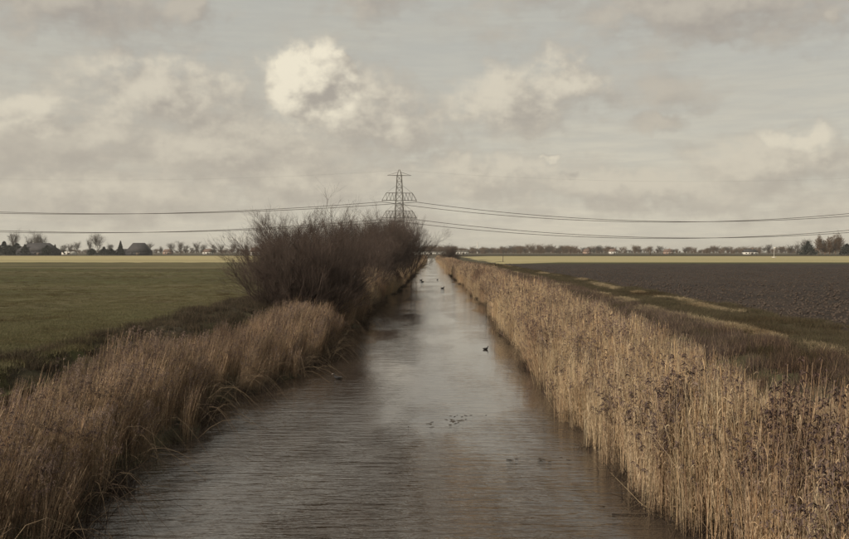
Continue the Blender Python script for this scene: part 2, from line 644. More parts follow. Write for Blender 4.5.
def sheet(name, x0, x1, y0, y1, z, mat, label):
    xs_ = np.linspace(x0, x1, 60)
    ys_ = np.linspace(y0, y1, 24)

    def zz(X, Y):
        inner = (X > x0) & (X < x1) & (Y > y0) & (Y < y1)
        return np.where(inner, z + (fbm(X * 0.03, Y * 0.05, 55) - .5) * 0.12, z - 0.6)
    v_, q_ = grid(xs_, ys_, zz)
    return tag(obj(name, mesh_np(name, v_, q_, smooth=True), M[mat]), label, kind='structure')


sheet('green_field_strip', 12.5, 1200, 184, 214, FIELD, 'greenstrip', 'dark green strip beyond the ploughed field')
sheet('stubble_field_right', 12.0, 1500, 214, 560, FIELD, 'stubble', 'pale yellow green field beyond the ploughed land')
sheet('stubble_field_left', -1500, -9.5, 214, 272, FIELD, 'stubble', 'pale yellow field beyond the left grass field')
sheet('field_ditch', -1500, -9.5, 272, 286, FIELD - .1, 'dyke', 'thin dark ditch between the two pale left fields')
sheet('straw_field_left', -1500, -9.5, 286, 590, FIELD, 'stubble2', 'straw coloured field in front of the farm')

# low dyke across the far end of the fields
def dyke(name, x0, x1, y0, y1, h, label):
    v_, q_ = grid(np.linspace(x0, x1, 90), np.array([y0, y0 + 3, (y0 + y1) / 2, y1 - 3, y1]),
                  lambda X, Y: FIELD - .5 + (h + .5 + (fbm(X * 0.05, Y * 0, 61) - .5) * 0.4) * np.clip(np.minimum(Y - y0, y1 - Y) / 3, 0, 1))
    return tag(obj(name, mesh_np(name, v_, q_, smooth=True), M['dyke']), label, kind='structure')


dyke('far_dyke_right', 7, 1600, 562, 585, 0.75, 'low dark dyke at the far end of the right fields')
dyke('far_dyke_left', -1600, -7, 592, 606, 0.35, 'low dark dyke in front of the left farm')

# ------------------------------------------------------------------ plants: shapes
def plant_collection(name, meshes, mat):
    col = bpy.data.collections.new(name)
    for i, me in enumerate(meshes):
        me.materials.append(mat)
        col.objects.link(bpy.data.objects.new('%s_%02d' % (name, i), me))
    return col


def scatter(name, col, n_var, pts, yaw, scl, label, r, tilt=None):
    """one mass of plants: the shapes of a collection stood on the given points"""
    pts = np.asarray(pts, np.float32)
    n = len(pts)
    me = mesh_np(name, pts)
    rot = np.zeros((n, 3), np.float32)
    if tilt is not None:
        rot[:, :2] = tilt
    rot[:, 2] = yaw
    a = me.attributes.new('turn', 'FLOAT_VECTOR', 'POINT')
    a.data.foreach_set('vector', rot.ravel())
    scl = np.asarray(scl, np.float32)
    if scl.ndim == 1:
        scl = np.stack([scl, scl, scl], 1)
    a = me.attributes.new('size', 'FLOAT_VECTOR', 'POINT')
    a.data.foreach_set('vector', np.ascontiguousarray(scl, np.float32).ravel())
    a = me.attributes.new('pick', 'INT', 'POINT')
    a.data.foreach_set('value', r.integers(0, n_var, n).astype(np.int32))
    ng = bpy.data.node_groups.new(name, 'GeometryNodeTree')
    ng.interface.new_socket('Geometry', in_out='INPUT', socket_type='NodeSocketGeometry')
    ng.interface.new_socket('Geometry', in_out='OUTPUT', socket_type='NodeSocketGeometry')
    t = NT(ng)
    i, out = t.n('NodeGroupInput'), t.n('NodeGroupOutput')
    ci = t.n('GeometryNodeCollectionInfo')
    ci.inputs['Collection'].default_value = col
    ci.inputs['Separate Children'].default_value = True
    ci.inputs['Reset Children'].default_value = True
    ip = t.n('GeometryNodeInstanceOnPoints')
    ip.inputs['Pick Instance'].default_value = True
    t.link(i.outputs[0], ip.inputs['Points'])
    t.link(ci.outputs[0], ip.inputs['Instance'])

    def attr(nm, typ):
        nd = t.n('GeometryNodeInputNamedAttribute', data_type=typ)
        nd.inputs['Name'].default_value = nm
        return nd.outputs[0]
    t.link(attr('pick', 'INT'), ip.inputs['Instance Index'])
    er = t.n('FunctionNodeEulerToRotation')
    t.link(attr('turn', 'FLOAT_VECTOR'), er.inputs[0])
    t.link(er.outputs[0], ip.inputs['Rotation'])
    t.link(attr('size', 'FLOAT_VECTOR'), ip.inputs['Scale'])
    t.link(ip.outputs[0], out.inputs[0])
    o = obj(name, me)
    md = o.modifiers.new('plants', 'NODES')
    md.node_group = ng
    return tag(o, label, kind='stuff')


def perp(r, d):
    return unit(np.cross(d, r.normal(size=d.shape)))


def reed_clump(seed, n, rad, lean, leafw=1.0, plume_share=0.8, height=1.9, hvar=0.16, hue=(1, 1, 1)):
    """a tuft of dry reed: stems, hanging leaves, feathery heads"""
    r = np.random.default_rng(seed)
    k = 5
    base = np.concatenate([r.normal(size=(n, 2)) * rad * 0.6, np.zeros((n, 1))], 1)
    hh = height * (1 + r.normal(size=n) * hvar).clip(0.45, 1.35)
    ln = np.stack([lean + r.normal(size=n) * 0.065, r.normal(size=n) * 0.065], 1)
    wild = r.random(n) < 0.03
    ln[wild] += r.normal(size=(wild.sum(), 2)) * 0.35
    s = np.linspace(0, 1, k)
    P = np.zeros((n, k, 3))
    P[..., 2] = base[:, None, 2] + hh[:, None] * s - 0.25 * hh[:, None] * (s ** 2) * (ln ** 2).sum(1)[:, None]
    P[..., :2] = base[:, None, :2] + ln[:, None, :] * hh[:, None, None] * (0.35 * s + 0.65 * s ** 2)[None, :, None]
    P[..., 2] -= 0.12
    rd = (0.0042 * (0.8 + 0.5 * r.random(n)))[:, None] * np.linspace(1.15, 0.55, k)[None]
    v1, q1 = tubes(P, rd, 3)
    tone = np.array([(0.66, 0.53, 0.35), (0.50, 0.37, 0.235), (0.70, 0.57, 0.39), (0.36, 0.255, 0.17), (0.56, 0.46, 0.32)])
    c0 = tone[r.integers(0, 5, n)] * (0.75 + 0.45 * r.random((n, 1))) * np.array(hue)
    cs = np.repeat(c0, k * 3, 0)
    V, Q, CC = [v1], [q1], [cs]
    off = len(v1)
    # leaves
    nl = 3
    ti = 0.28 + 0.66 * r.random((n, nl))
    pi = np.empty((n, nl, 3))
    for a in range(3):
        for i in range(n):
            pi[i, :, a] = np.interp(ti[i], s, P[i, :, a])
    ang = r.normal(size=(n, nl)) * 1.0 + (0 if lean > 0.05 else r.random((n, nl)) * 6.28)
    dr = np.stack([np.cos(ang), np.sin(ang), np.zeros_like(ang)], -1)
    L = 0.20 + 0.26 * r.random((n, nl))
    sl = np.linspace(0, 1, 4)
    up = 0.9 * r.random((n, nl)) + 0.45
    LP = pi[:, :, None, :] + dr[:, :, None, :] * (L[..., None] * sl)[..., None] * 0.32
    LP[..., 2] += L[..., None] * (up[..., None] * sl - 0.6 * sl ** 2)
    LP = LP.reshape(n * nl, 4, 3)
    side = unit(np.cross(dr.reshape(-1, 3), r.normal(size=(n * nl, 3)) * 0.5 + np.array([0, 0, 1.0])))
    wd = np.array([0.5, 1.0, 0.7, 0.08])[None] * (0.0065 * leafw * (0.7 + 0.6 * r.random(n * nl)))[:, None]
    v2, q2 = ribbons(LP, wd, side)
    V.append(v2)
    Q.append(q2 + off)
    off += len(v2)
    CC.append(np.repeat(np.repeat(c0 * 0.9, nl, 0) * (0.75 + 0.4 * r.random((n * nl, 1))), 8, 0))
    # feathery heads
    hp = np.where(r.random(n) < plume_share)[0]
    if len(hp):
        nb = 9
        top = P[hp, -1]
        tb = r.random((len(hp), nb))
        start = top[:, None, :] - (P[hp, -1] - P[hp, -2])[:, None, :] * (tb * 0.42)[..., None]
        a2 = r.normal(size=(len(hp), nb)) * 0.9
        d2 = np.stack([np.cos(a2), np.sin(a2), np.zeros_like(a2)], -1)
        L2 = 0.09 + 0.13 * r.random((len(hp), nb))
        s2 = np.linspace(0, 1, 3)
        PP = start[:, :, None, :] + d2[:, :, None, :] * (L2[..., None] * s2)[..., None] * 0.55
        PP[..., 2] += L2[..., None] * (0.75 * s2 - 0.9 * s2 ** 2)
        PP = PP.reshape(-1, 3, 3)
        sd = perp(r, np.repeat(np.array([[0.3, 0, 1.0]]), len(PP), 0))
        v3, q3 = ribbons(PP, np.tile(np.array([[0.007, 0.014, 0.003]]), (len(PP), 1)), sd)
        V.append(v3)
        Q.append(q3 + off)
        pc = np.array([(0.15, 0.105, 0.092), (0.22, 0.165, 0.135), (0.105, 0.075, 0.070)])[r.integers(0, 3, len(hp))]
        CC.append(np.repeat(np.repeat(pc, nb, 0), 6, 0))
    return mesh_np('reed_tuft', np.concatenate(V), np.concatenate(Q), col=np.concatenate(CC))


def grass_tuft(seed, n, rad, height, tones, lean=0.25, w=0.004, flop=0.5):
    r = np.random.default_rng(seed)
    k = 4
    base = np.concatenate([r.normal(size=(n, 2)) * rad * 0.55, np.full((n, 1), -0.03)], 1)
    a = r.random(n) * 6.283
    ln = np.abs(r.normal(size=n)) * flop + 0.08
    d = np.stack([np.cos(a) * ln + lean, np.sin(a) * ln, np.zeros(n)], 1)
    hh = height * (0.55 + 0.7 * r.random(n))
    s = np.linspace(0, 1, k)
    P = base[:, None, :] + d[:, None, :] * (hh[:, None] * s ** 1.6)[..., None]
    P[..., 2] += hh[:, None] * (s - 0.35 * s ** 2 * np.minimum(ln, 1.5)[:, None])
    side = unit(np.cross(d + np.array([0, 0, 0.3]), r.normal(size=(n, 3))))
    wd = np.linspace(1, 0.12, k)[None] * (w * (0.7 + 0.6 * r.random(n)))[:, None]
    v, q = ribbons(P, wd, side)
    tones = np.array(tones)
    c = np.repeat(tones[r.integers(0, len(tones), n)] * (0.75 + 0.5 * r.random((n, 1))), k * 2, 0)
    return mesh_np('grass_tuft', v, q, col=c)


def fallen_clump(seed, n=16):
    """old stems bent over into the water"""
    r = np.random.default_rng(seed)
    k = 7
    s = np.linspace(0, 1, k)
    base = np.concatenate([r.normal(size=(n, 2)) * 0.2, np.full((n, 1), -0.05)], 1)
    a = r.normal(size=n) * 0.9
    d = np.stack([np.cos(a), np.sin(a), np.zeros(n)], 1)
    L = 0.7 + 0.9 * r.random(n)
    hgt = 0.25 + 0.8 * r.random(n)
    P = base[:, None, :] + d[:, None, :] * (L[:, None] * s)[..., None]
    P[..., 2] += hgt[:, None] * 4 * (s * (1 - s)) * (0.5 + 0.5 * (1 - s)) + r.normal(size=(n, 1)) * 0.02
    P[..., 2] = np.maximum(P[..., 2], -0.04)
    v, q = tubes(P, np.full((n, k), 0.004) * np.linspace(1.1, .5, k), 3)
    tones = np.array([(0.13, 0.095, 0.065), (0.08, 0.058, 0.042), (0.055, 0.04, 0.03), (0.24, 0.18, 0.12)])  # dark old stems; tones deepened to stand in for waterline shade
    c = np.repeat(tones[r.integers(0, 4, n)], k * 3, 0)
    return mesh_np('fallen_tuft', v, q, col=c)


def clod_mesh(seed):
    r = np.random.default_rng(seed)
    v = np.array([(-1, 0, 0), (1, 0, 0), (0, -1, 0), (0, 1, 0), (0, 0, -1), (0, 0, 1)], float)
    t = [(0, 2, 5), (2, 1, 5), (1, 3, 5), (3, 0, 5), (2, 0, 4), (1, 2, 4), (3, 1, 4), (0, 3, 4)]
    v = np.concatenate([v, [unit(v[list(f)].mean(0)) for f in t]])
    tt = []
    for i, f in enumerate(t):
        m = 6 + i
        tt += [(f[0], f[1], m), (f[1], f[2], m), (f[2], f[0], m)]
    v = v * (0.6 + 0.6 * r.random((len(v), 1))) * np.array([1, 0.8, 0.65])
    return mesh_np('clod', v, tris=tt)


NV = 7
right_reeds = plant_collection('reed_shape_upright', [reed_clump(100 + i, 38, 0.24, 0.03, plume_share=(0.03, 0.75, 0.05, 0.08, 0.02, 0.35, 0.04)[i], hue=((1, 1, 1), (.95, .9, .9), (1, .97, .92), (1, 1, 1.02), (1.08, 1.06, 1.03), (.92, .88, .88), (.95, .86, .78))[i]) for i in range(NV)], M['reed'])
left_reeds = plant_collection('reed_shape_leaning', [reed_clump(200 + i, 34, 0.26, (0.20, 0.12, 0.26, 0.16, 0.30, 0.10, 0.2)[i], plume_share=(0.08, 0.9, 0.1, 0.2, 0.05, 0.6, 0.05)[i], hvar=0.26, hue=np.array((.60, .555, .55)) * (0.62, 0.8, 1.0, 1.25, 0.7, 0.9, 1.5)[i]) for i in range(NV)], M['reed'])
short_reeds = plant_collection('reed_shape_short', [reed_clump(300 + i, 30, 0.25, 0.10, 1.2, 0.15, 0.8, 0.35) for i in range(4)], M['reed'])
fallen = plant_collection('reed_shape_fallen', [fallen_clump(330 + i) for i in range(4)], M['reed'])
DARKT = [(0.046, 0.036, 0.026), (0.062, 0.047, 0.033), (0.038, 0.033, 0.021), (0.11, 0.083, 0.055)]
OLIVE = [(0.065, 0.060, 0.030), (0.080, 0.066, 0.040), (0.050, 0.044, 0.026), (0.12, 0.095, 0.058), (0.058, 0.043, 0.032)]
STRAW = [(0.44, 0.36, 0.23), (0.34, 0.27, 0.17), (0.18, 0.14, 0.09), (0.10, 0.08, 0.05)]
GREEN = [(0.105, 0.100, 0.048), (0.125, 0.118, 0.058), (0.085, 0.078, 0.042), (0.15, 0.13, 0.075)]
WEED = [(0.085, 0.060, 0.052), (0.070, 0.050, 0.046), (0.15, 0.11, 0.08), (0.050, 0.038, 0.034), (0.24, 0.18, 0.12)]
dark_grass = plant_collection('grass_shape_dark', [grass_tuft(400 + i, 90, 0.22, 0.26, DARKT, 0.15) for i in range(4)], M['grass'])
olive_grass = plant_collection('grass_shape_olive', [grass_tuft(410 + i, 90, 0.25, 0.20, OLIVE, 0.1) for i in range(4)], M['grass'])
straw_grass = plant_collection('grass_shape_straw', [grass_tuft(420 + i, 80, 0.24, 0.22, STRAW, 0.2, 0.005, 0.9) for i in range(4)], M['grass'])
field_grass = plant_collection('grass_shape_field', [grass_tuft(430 + i, 60, 0.26, 0.085, GREEN, 0.05, 0.004, 0.6) for i in range(4)], M['grass'])
weeds = plant_collection('weed_shape', [grass_tuft(440 + i, 80, 0.28, 0.40, WEED, 0.05, 0.0055, 0.35) for i in range(4)], M['grass'])
shade_tufts = plant_collection('shade_tuft_shape', [grass_tuft(460 + i, 46, 0.22, 0.30, [(0.040, 0.029, 0.023), (0.060, 0.044, 0.033), (0.10, 0.075, 0.05), (0.03, 0.022, 0.019)], 0.0, 0.006, 0.7) for i in range(4)], M['grass'])  # near-black tones put the waterline shade into the colour
clods = plant_collection('clod_shape', [clod_mesh(450 + i) for i in range(6)], M['clod'])


# ------------------------------------------------------------------ plants: where they grow
def strip(r, side, y0, y1, e0, e1, dens, power=1.0):
    """random spots at distance e from the waterline of one bank; dens(y) plants per square metre"""
    out = []
    yy = y0
    while yy < y1:
        st = max(1.0, yy * 0.05)
        n = r.poisson(dens(yy) * st * (e1 - e0))
        y = yy + r.random(n) * st
        e = e0 + (e1 - e0) * r.random(n) ** power
        x = edge_r(y) + e if side > 0 else edge_l(y) - e
        out.append(np.stack([x, y, e], 1))
        yy += st
    o_ = np.concatenate(out)
    return o_[:, 0], o_[:, 1], o_[:, 2]


r = np.random.default_rng(5)
# right bank reed bed
x, y, e = strip(r, 1, 3, 470, -0.15, 3.7, lambda d: 11.0 if d < 40 else (8.5 if d < 120 else 4.5))
z = land(x, y)
big = fbm(x * 0.22, y * 0.16, 71)
top = np.interp(y, [10, 30, 60], [1.72, 1.9, 2.05]) + (big - .5) * 1.1
sc = np.clip((top - z) / 1.9, 0.22, 1.3) * (0.86 + 0.28 * r.random(len(x)))
sc = sc * np.where(e < 0.25, 0.8, 1.0)
keep = (r.random(len(x)) < np.clip(1.3 - np.maximum(e - 2.6, 0) * 1.2, 0.1, 1)) & (y > 4)
gap = (y > 66) & (y < 70)
keep &= ~gap
scatter('reed_bed_right', right_reeds, NV, np.stack([x, y, z], 1)[keep], (r.random(keep.sum()) * 6.28), sc[keep],
        'tall pale dry reeds with dark seed heads along the right bank', r, r.normal(size=(keep.sum(), 2)) * np.where(r.random((keep.sum(), 1)) < 0.07, 0.2, 0.03))
# left bank reed bed, blown over towards the water
x, y, e = strip(r, -1, 3, 470, 0.15, 3.6, lambda d: 11.0 if d < 40 else (8.0 if d < 110 else 4.5))
z = land(x, y)
big = fbm(x * 0.22, y * 0.16, 73)
top = np.interp(y, [10, 28, 30, 55, 62, 66, 80, 84, 140, 160], [1.3, 1.45, 1.6, 1.6, 1.9, 2.4, 2.4, 2.0, 1.9, 2.1]) + (big - .5) * 0.8
sc = np.clip((top - z) / 1.9, 0.18, 1.2) * (0.86 + 0.28 * r.random(len(x)))
sc = sc * np.clip(0.45 + e * 0.5, 0, 1) * (0.72 + 0.56 * vnoise(x * 1.1, y * 1.1, 75))
shr = (y > 50) & (y < 150) & (e > 2.0) & ~((y > 60) & (y < 78) & (e < 2.8))
keep = (r.random(len(x)) < np.clip(1.4 - np.maximum(e - 2.9, 0) * 1.6, 0.15, 1)) & ~(shr & (r.random(len(x)) < 0.75))
pale = y + r.normal(size=len(y)) * 4 > 58
for kk, coll, nm, lab in ((keep & ~pale, left_reeds, 'reed_bed_left_near', 'brown dry reeds leaning over the water along the near left bank'),
                          (keep & pale, right_reeds, 'reed_bed_left_far', 'pale dry reeds along the far left waterline below the shrubs')):
    scatter(nm, coll, NV, np.stack([x, y, z], 1)[kk], r.normal(size=kk.sum()) * 0.4, sc[kk], lab, r, np.stack([r.normal(size=kk.sum()) * 0.035, 0.10 * (coll is right_reeds) + r.normal(size=kk.sum()) * 0.035], 1))
# tangled fallen stems at both waterlines
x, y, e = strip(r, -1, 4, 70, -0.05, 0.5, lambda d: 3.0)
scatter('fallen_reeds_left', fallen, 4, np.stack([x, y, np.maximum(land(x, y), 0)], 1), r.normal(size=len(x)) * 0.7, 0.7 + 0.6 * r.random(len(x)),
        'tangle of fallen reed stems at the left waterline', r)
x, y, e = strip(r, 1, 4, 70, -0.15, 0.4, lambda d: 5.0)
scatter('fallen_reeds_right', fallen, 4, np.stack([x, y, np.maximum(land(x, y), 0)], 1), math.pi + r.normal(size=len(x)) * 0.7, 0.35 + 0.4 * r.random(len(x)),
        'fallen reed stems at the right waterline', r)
# dark tufts added at the waterlines to stand in for shade under the reeds
for sd, nm, lab in ((1, 'waterline_shade_right', 'dark tufts standing in for shade along the right waterline'), (-1, 'waterline_shade_left', 'dark tufts standing in for shade along the left waterline')):
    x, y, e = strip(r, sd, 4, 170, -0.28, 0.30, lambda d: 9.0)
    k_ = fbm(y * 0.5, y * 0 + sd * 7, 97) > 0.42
    scatter(nm, shade_tufts, 4, np.stack([x, y, np.maximum(land(x, y), -0.02)], 1)[k_], (r.random(len(x)) * 6.28)[k_], (0.6 + 0.8 * r.random(len(x)))[k_], lab, r)
# dark weeds behind the right reeds, dark rough grass on the left crest
x, y, e = strip(r, 1, 5, 200, 3.4, 6.0, lambda d: 7.0 if d < 60 else 4.0)
scatter('bank_weeds', weeds, 4, np.stack([x, y, land(x, y)], 1), r.random(len(x)) * 6.28, 0.6 + 0.6 * r.random(len(x)),
        'dark purplish brown dead weeds behind the right reeds', r)
x, y, e = strip(r, -1, 5, 220, 2.6, 6.4, lambda d: 9.0 if d < 60 else 4.0)
k_ = x > XLF - 1.2
scatter('crest_grass', dark_grass, 4, np.stack([x, y, land(x, y)], 1)[k_], (r.random(len(x)) * 6.28)[k_], ((0.7 + 0.7 * r.random(len(x))))[k_],
        'dark rough grass along the crest of the left bank', r)
# right verge: olive grass with pale mown straw lines
n = 20000
y = 8 + 172 * r.random(n) ** 1.7
x = 8.6 + 6.2 * r.random(n)
scatter('verge_grass', olive_grass, 4, np.stack([x, y, land(x, y)], 1), r.random(n) * 6.28, 0.6 + 0.7 * r.random(n),
        'olive green verge grass beside the ploughed field', r)
n = 9000
y = 8 + 150 * r.random(n) ** 1.5
wob = (fbm(y * 0.08, y * 0, 81) - .5) * 1.5
x = 10.45 + wob + r.normal(size=n) * 0.16
k_ = (fbm(x * 0.8, y * 0.45, 82) > 0.52) & (r.random(n) < 0.8)
x2 = 13.6 + (fbm(y * 0.1, y * 0, 85) - .5) * 1.4 + r.normal(size=n) * 0.14
k2 = (fbm(y * 0.13, y * 0, 83) > 0.54) & (fbm(x2, y * 0.4, 84) > 0.47) & (r.random(n) < 0.5)
px_, py_ = np.concatenate([x[k_], x2[k2]]), np.concatenate([y[k_], y[k2]])
scatter('straw_lines', straw_grass, 4, np.stack([px_, py_, land(px_, py_) + 0.02], 1), r.random(len(px_)) * 6.28, 0.6 + 0.7 * r.random(len(px_)),
        'pale dry straw lying in lines on the right verge', r)
# short grass of the left field, near part
n = 34000
y = 14 + 120 * r.random(n) ** 1.7
x = XLF - 0.3 - (0.60 * y - 8) .clip(1) * r.random(n)
scatter('field_grass', field_grass, 4, np.stack([x, y, z_left(x, y)], 1), r.random(n) * 6.28, 0.6 + 0.8 * r.random(n),
        'short grass of the left field', r)
# clods on the ploughed field
n = 26000
y = 18 + 120 * r.random(n) ** 1.3
x = XRF + 0.3 + (0.56 * y - 9).clip(2) * r.random(n)
s_ = 0.03 + 0.085 * r.random(n) ** 3
scatter('soil_clods', clods, 6, np.stack([x, y, z_plough(x, y) + s_ * 0.2], 1), r.random(n) * 6.28, s_,
        'turned clods of dark soil on the ploughed field', r, r.normal(size=(n, 2)) * 0.6)


# ------------------------------------------------------------------ bare woody plants
def polyline(r, p0, d, L, k, up, wob):
    s = np.linspace(0, 1, k)
    n = len(p0)
    P = p0[:, None, :] + d[:, None, :] * (L[:, None] * s)[..., None]
    P[..., 2] += up * L[:, None] * s ** 2
    jit = np.cumsum(r.normal(size=(n, k, 3)), 1) * (wob * L / k)[:, None, None]
    jit[:, 0] = 0
    return P + jit


def shoots(r, P, Rd, per, t0, t1, spread, ratio, k, up, wob, rr, jl=0.35):
    """side shoots of a set of branches"""
    n, kk, _ = P.shape
    par = np.repeat(np.arange(n), per)
    t = t0 + (t1 - t0) * r.random(len(par))
    f = t * (kk - 1)
    i = np.minimum(f.astype(int), kk - 2)
    w = (f - i)[:, None]
    p0 = P[par, i] * (1 - w) + P[par, i + 1] * w
    tg = unit(P[par, i + 1] - P[par, i])
    a = spread * (0.6 + 0.7 * r.random(len(par)))[:, None]
    d = unit(tg * np.cos(a) + perp(r, tg) * np.sin(a))
    plen = np.linalg.norm(P[:, -1] - P[:, 0], axis=1)[par]
    L = plen * ratio * (1 - jl + 2 * jl * r.random(len(par))) * (1.15 - 0.45 * t)
    C_ = polyline(r, p0, d, L, k, up, wob)
    pr = Rd[par, i] * (1 - w[:, 0]) + Rd[par, i + 1] * w[:, 0]
    r0 = np.minimum(pr * 0.8, rr)
    return C_, r0[:, None] * np.linspace(1, 0.4, k)[None]


def shrub_meshes(seed, Hh, Rr, stems=46, fine=6):
    r = np.random.default_rng(seed)
    a = r.random(stems) * 6.283
    b = Rr * 0.62 * np.sqrt(r.random(stems))
    p0 = np.stack([np.cos(a) * b, np.sin(a) * b, np.full(stems, -0.1)], 1)
    tilt = np.clip(b / (Rr * 0.62) * 0.46 + r.normal(size=stems) * 0.18, 0.02, 1.05)
    d = np.stack([np.cos(a) * np.sin(tilt), np.sin(a) * np.sin(tilt), np.cos(tilt)], 1)
    L = Hh * (0.78 + 0.3 * r.random(stems)) / np.maximum(np.cos(tilt) + 0.18, 0.62)
    L = np.minimum(L, Hh * 1.1)
    P = polyline(r, p0, d, L, 7, 0.16, 0.16)
    Rd = (0.026 + 0.050 * r.random(stems) ** 2)[:, None] * np.linspace(1, 0.22, 7)[None]
    A, RA = shoots(r, P, Rd, 11, 0.12, 0.98, 0.5, 0.36, 5, 0.16, 0.2, 0.016)
    B, RB = shoots(r, A, RA, 7, 0.15, 1.0, 0.5, 0.46, 4, 0.12, 0.22, 0.0075)
    Cc, RC = shoots(r, B, RB, fine, 0.2, 1.0, 0.5, 0.62, 3, 0.10, 0.25, 0.0048)
    RC = np.maximum(RC, 0.0028)
    RB = np.maximum(RB, 0.0036)
    v1, q1 = tubes(P, Rd, 5)
    v2, q2 = tubes(A, RA, 4)
    v3, q3 = tubes(B, RB, 3)
    v4, q4 = tubes(Cc, RC, 3)
    stem = mesh_np('stems', np.concatenate([v1, v2]), np.concatenate([q1, q2 + len(v1)]))
    crown = mesh_np('twigs', np.concatenate([v3, v4]), np.concatenate([q3, q4 + len(v3)]))
    return stem, crown


def tree_meshes(seed, Hh, Rr, trunk_h=0.22, tw=0.035, upright=0.5, per=(13, 8, 7)):
    r = np.random.default_rng(seed)
    P = polyline(r, np.array([[0, 0, -0.3]]), np.array([[0.02, 0.0, 1.0]]), np.array([Hh * 0.86]), 8, 0, 0.10)
    Rd = (Hh * 0.024) * np.linspace(1, 0.2, 8)[None]
    A, RA = shoots(r, P, Rd, per[0], trunk_h, 0.95, 0.95 - upright * 0.6, 0.48 * Rr / (Hh * 0.35), 6, 0.22 * upright + 0.08, 0.2, Hh * 0.010, 0.25)
    B, RB = shoots(r, A, RA, per[1], 0.2, 1.0, 0.65, 0.48, 5, 0.12, 0.25, Hh * 0.0045)
    Cc, RC = shoots(r, B, RB, per[2], 0.15, 1.0, 0.65, 0.55, 4, 0.08, 0.3, tw)
    RC = np.maximum(RC, tw * 0.5)
    v1, q1 = tubes(P, Rd, 7)
    v2, q2 = tubes(A, RA, 4)
    v3, q3 = tubes(B, RB, 3)
    v4, q4 = tubes(Cc, RC, 3)
    trunk = mesh_np('trunk', np.concatenate([v1, v2]), np.concatenate([q1, q2 + len(v1)]))
    crown = mesh_np('crown', np.concatenate([v3, v4]), np.concatenate([q3, q4 + len(v3)]))
    return trunk, crown


def leaf_crown(seed, Hh, Rr, n, cone, size):
    """dense crown of small leaf sprays spread through the volume"""
    r = np.random.default_rng(seed)
    t = r.random(n)
    prof = (1 - t) ** 0.9 * 0.98 + 0.02 if cone else np.clip(1 - np.abs(1.5 * t - 0.35) ** 2.2, 0.03, 1) * (0.6 + 0.8 * vnoise(t * 5, t * 0 + seed, seed))
    a = r.random(n) * 6.283
    rr = Rr * prof * np.sqrt(r.random(n)) * (0.8 + 0.4 * vnoise(a * 2, t * 6, seed))
    p = np.stack([np.cos(a) * rr, np.sin(a) * rr, Hh * (0.07 + 0.93 * t)], 1)
    if not cone:
        p[:, 2] *= 0.72 + 0.42 * vnoise(p[:, 0] * 0.45 + 9, p[:, 1] * 0.45 + 9, seed + 3)
    d = unit(np.stack([np.cos(a), np.sin(a), r.normal(size=n) * 0.5 - 0.1], 1) + r.normal(size=(n, 3)) * 0.5)
    L = size * (0.6 + 0.8 * r.random(n)) * (1.1 - 0.75 * t if cone else 1.0)
    P = np.stack([p, p + d * L[:, None] * 0.5, p + d * L[:, None]], 1)
    side = perp(r, d)
    return mesh_np('crown', *ribbons(P, np.tile([[0.35, 0.5, 0.1]], (n, 1)) * L[:, None] * 0.5, side))


def place(name, parts, loc, rz, scale, label, cat, group=None):
    """a thing whose parts share mesh data with its look-alikes"""
    o_ = empty(name, loc, rz)
    o_.scale = (scale, scale, scale) if not isinstance(scale, tuple) else scale
    for nm, me, mat in parts:
        obj(nm, me, mat, o_)
    return tag(o_, label, cat, group)


sh = [shrub_meshes(501, 5.0, 3.4, 66), shrub_meshes(502, 5.0, 2.8, 52), shrub_meshes(503, 5.0, 2.4, 44)]
SHRUBS = [  # x, y, shape, turn, scale, label
    (-7.5, 46.5, 0, 0.0, (0.92, 0.92, 0.80), 'largest bare brown shrub, nearest, spreading wide on the left bank'),
    (-8.3, 52.5, 1, 1.3, (1.0, 1.0, 0.88), 'bare twiggy shrub just behind the largest shrub on the left bank'),
    (-7.7, 57.5, 2, 2.2, (1.0, 1.0, 0.84), 'bare shrub at the right end of the near shrub clump'),
    (-7.5, 81.0, 1, 3.6, (0.95, 0.95, 0.86), 'low bare shrub behind the pale reed clump, first of the far shrubs'),
    (-7.2, 91.0, 2, 2.5, (1.1, 1.1, 0.98), 'bare shrub left of the pylon foot in the far shrub clump'),
    (-6.6, 103.0, 0, 0.7, (0.80, 0.80, 1.18), 'tall wispy bare shrub standing in front of the pylon'),
    (-6.0, 120.0, 1, 5.0, (1.15, 1.15, 1.48), 'bare shrub just right of the pylon foot in the far clump'),
    (-5.4, 143.0, 2, 4.1, (1.35, 1.35, 1.62), 'farthest bare shrub of the left row, overhanging the canal'),
]
for (x_, y_, k_, rz, s_, lab) in SHRUBS:
    st_, tw_ = sh[k_]
    place('bare_shrub', [('stems', st_, M['twig']), ('twigs', tw_, M['twig'])], (x_, y_, float(land(x_, y_)) - 0.05), rz, s_, lab, 'shrub', 'bare shrubs on the left bank')
place('bare_shrub', [('stems', sh[2][0], M['twig']), ('twigs', sh[2][1], M['twig'])], (6.6, 290, float(land(6.6, 290))), 1.0, (1.0, 1.0, 0.9),
      'lone small round bare shrub on the far right bank', 'shrub')

# ------------------------------------------------------------------ pylon and wires
PY = (-19.0, 480.0)


def body_w(z):
    return float(np.interp(z, [1.8, 24, 34, 49, 52.4], [4.6, 2.6, 2.05, 1.3, 0.25]))


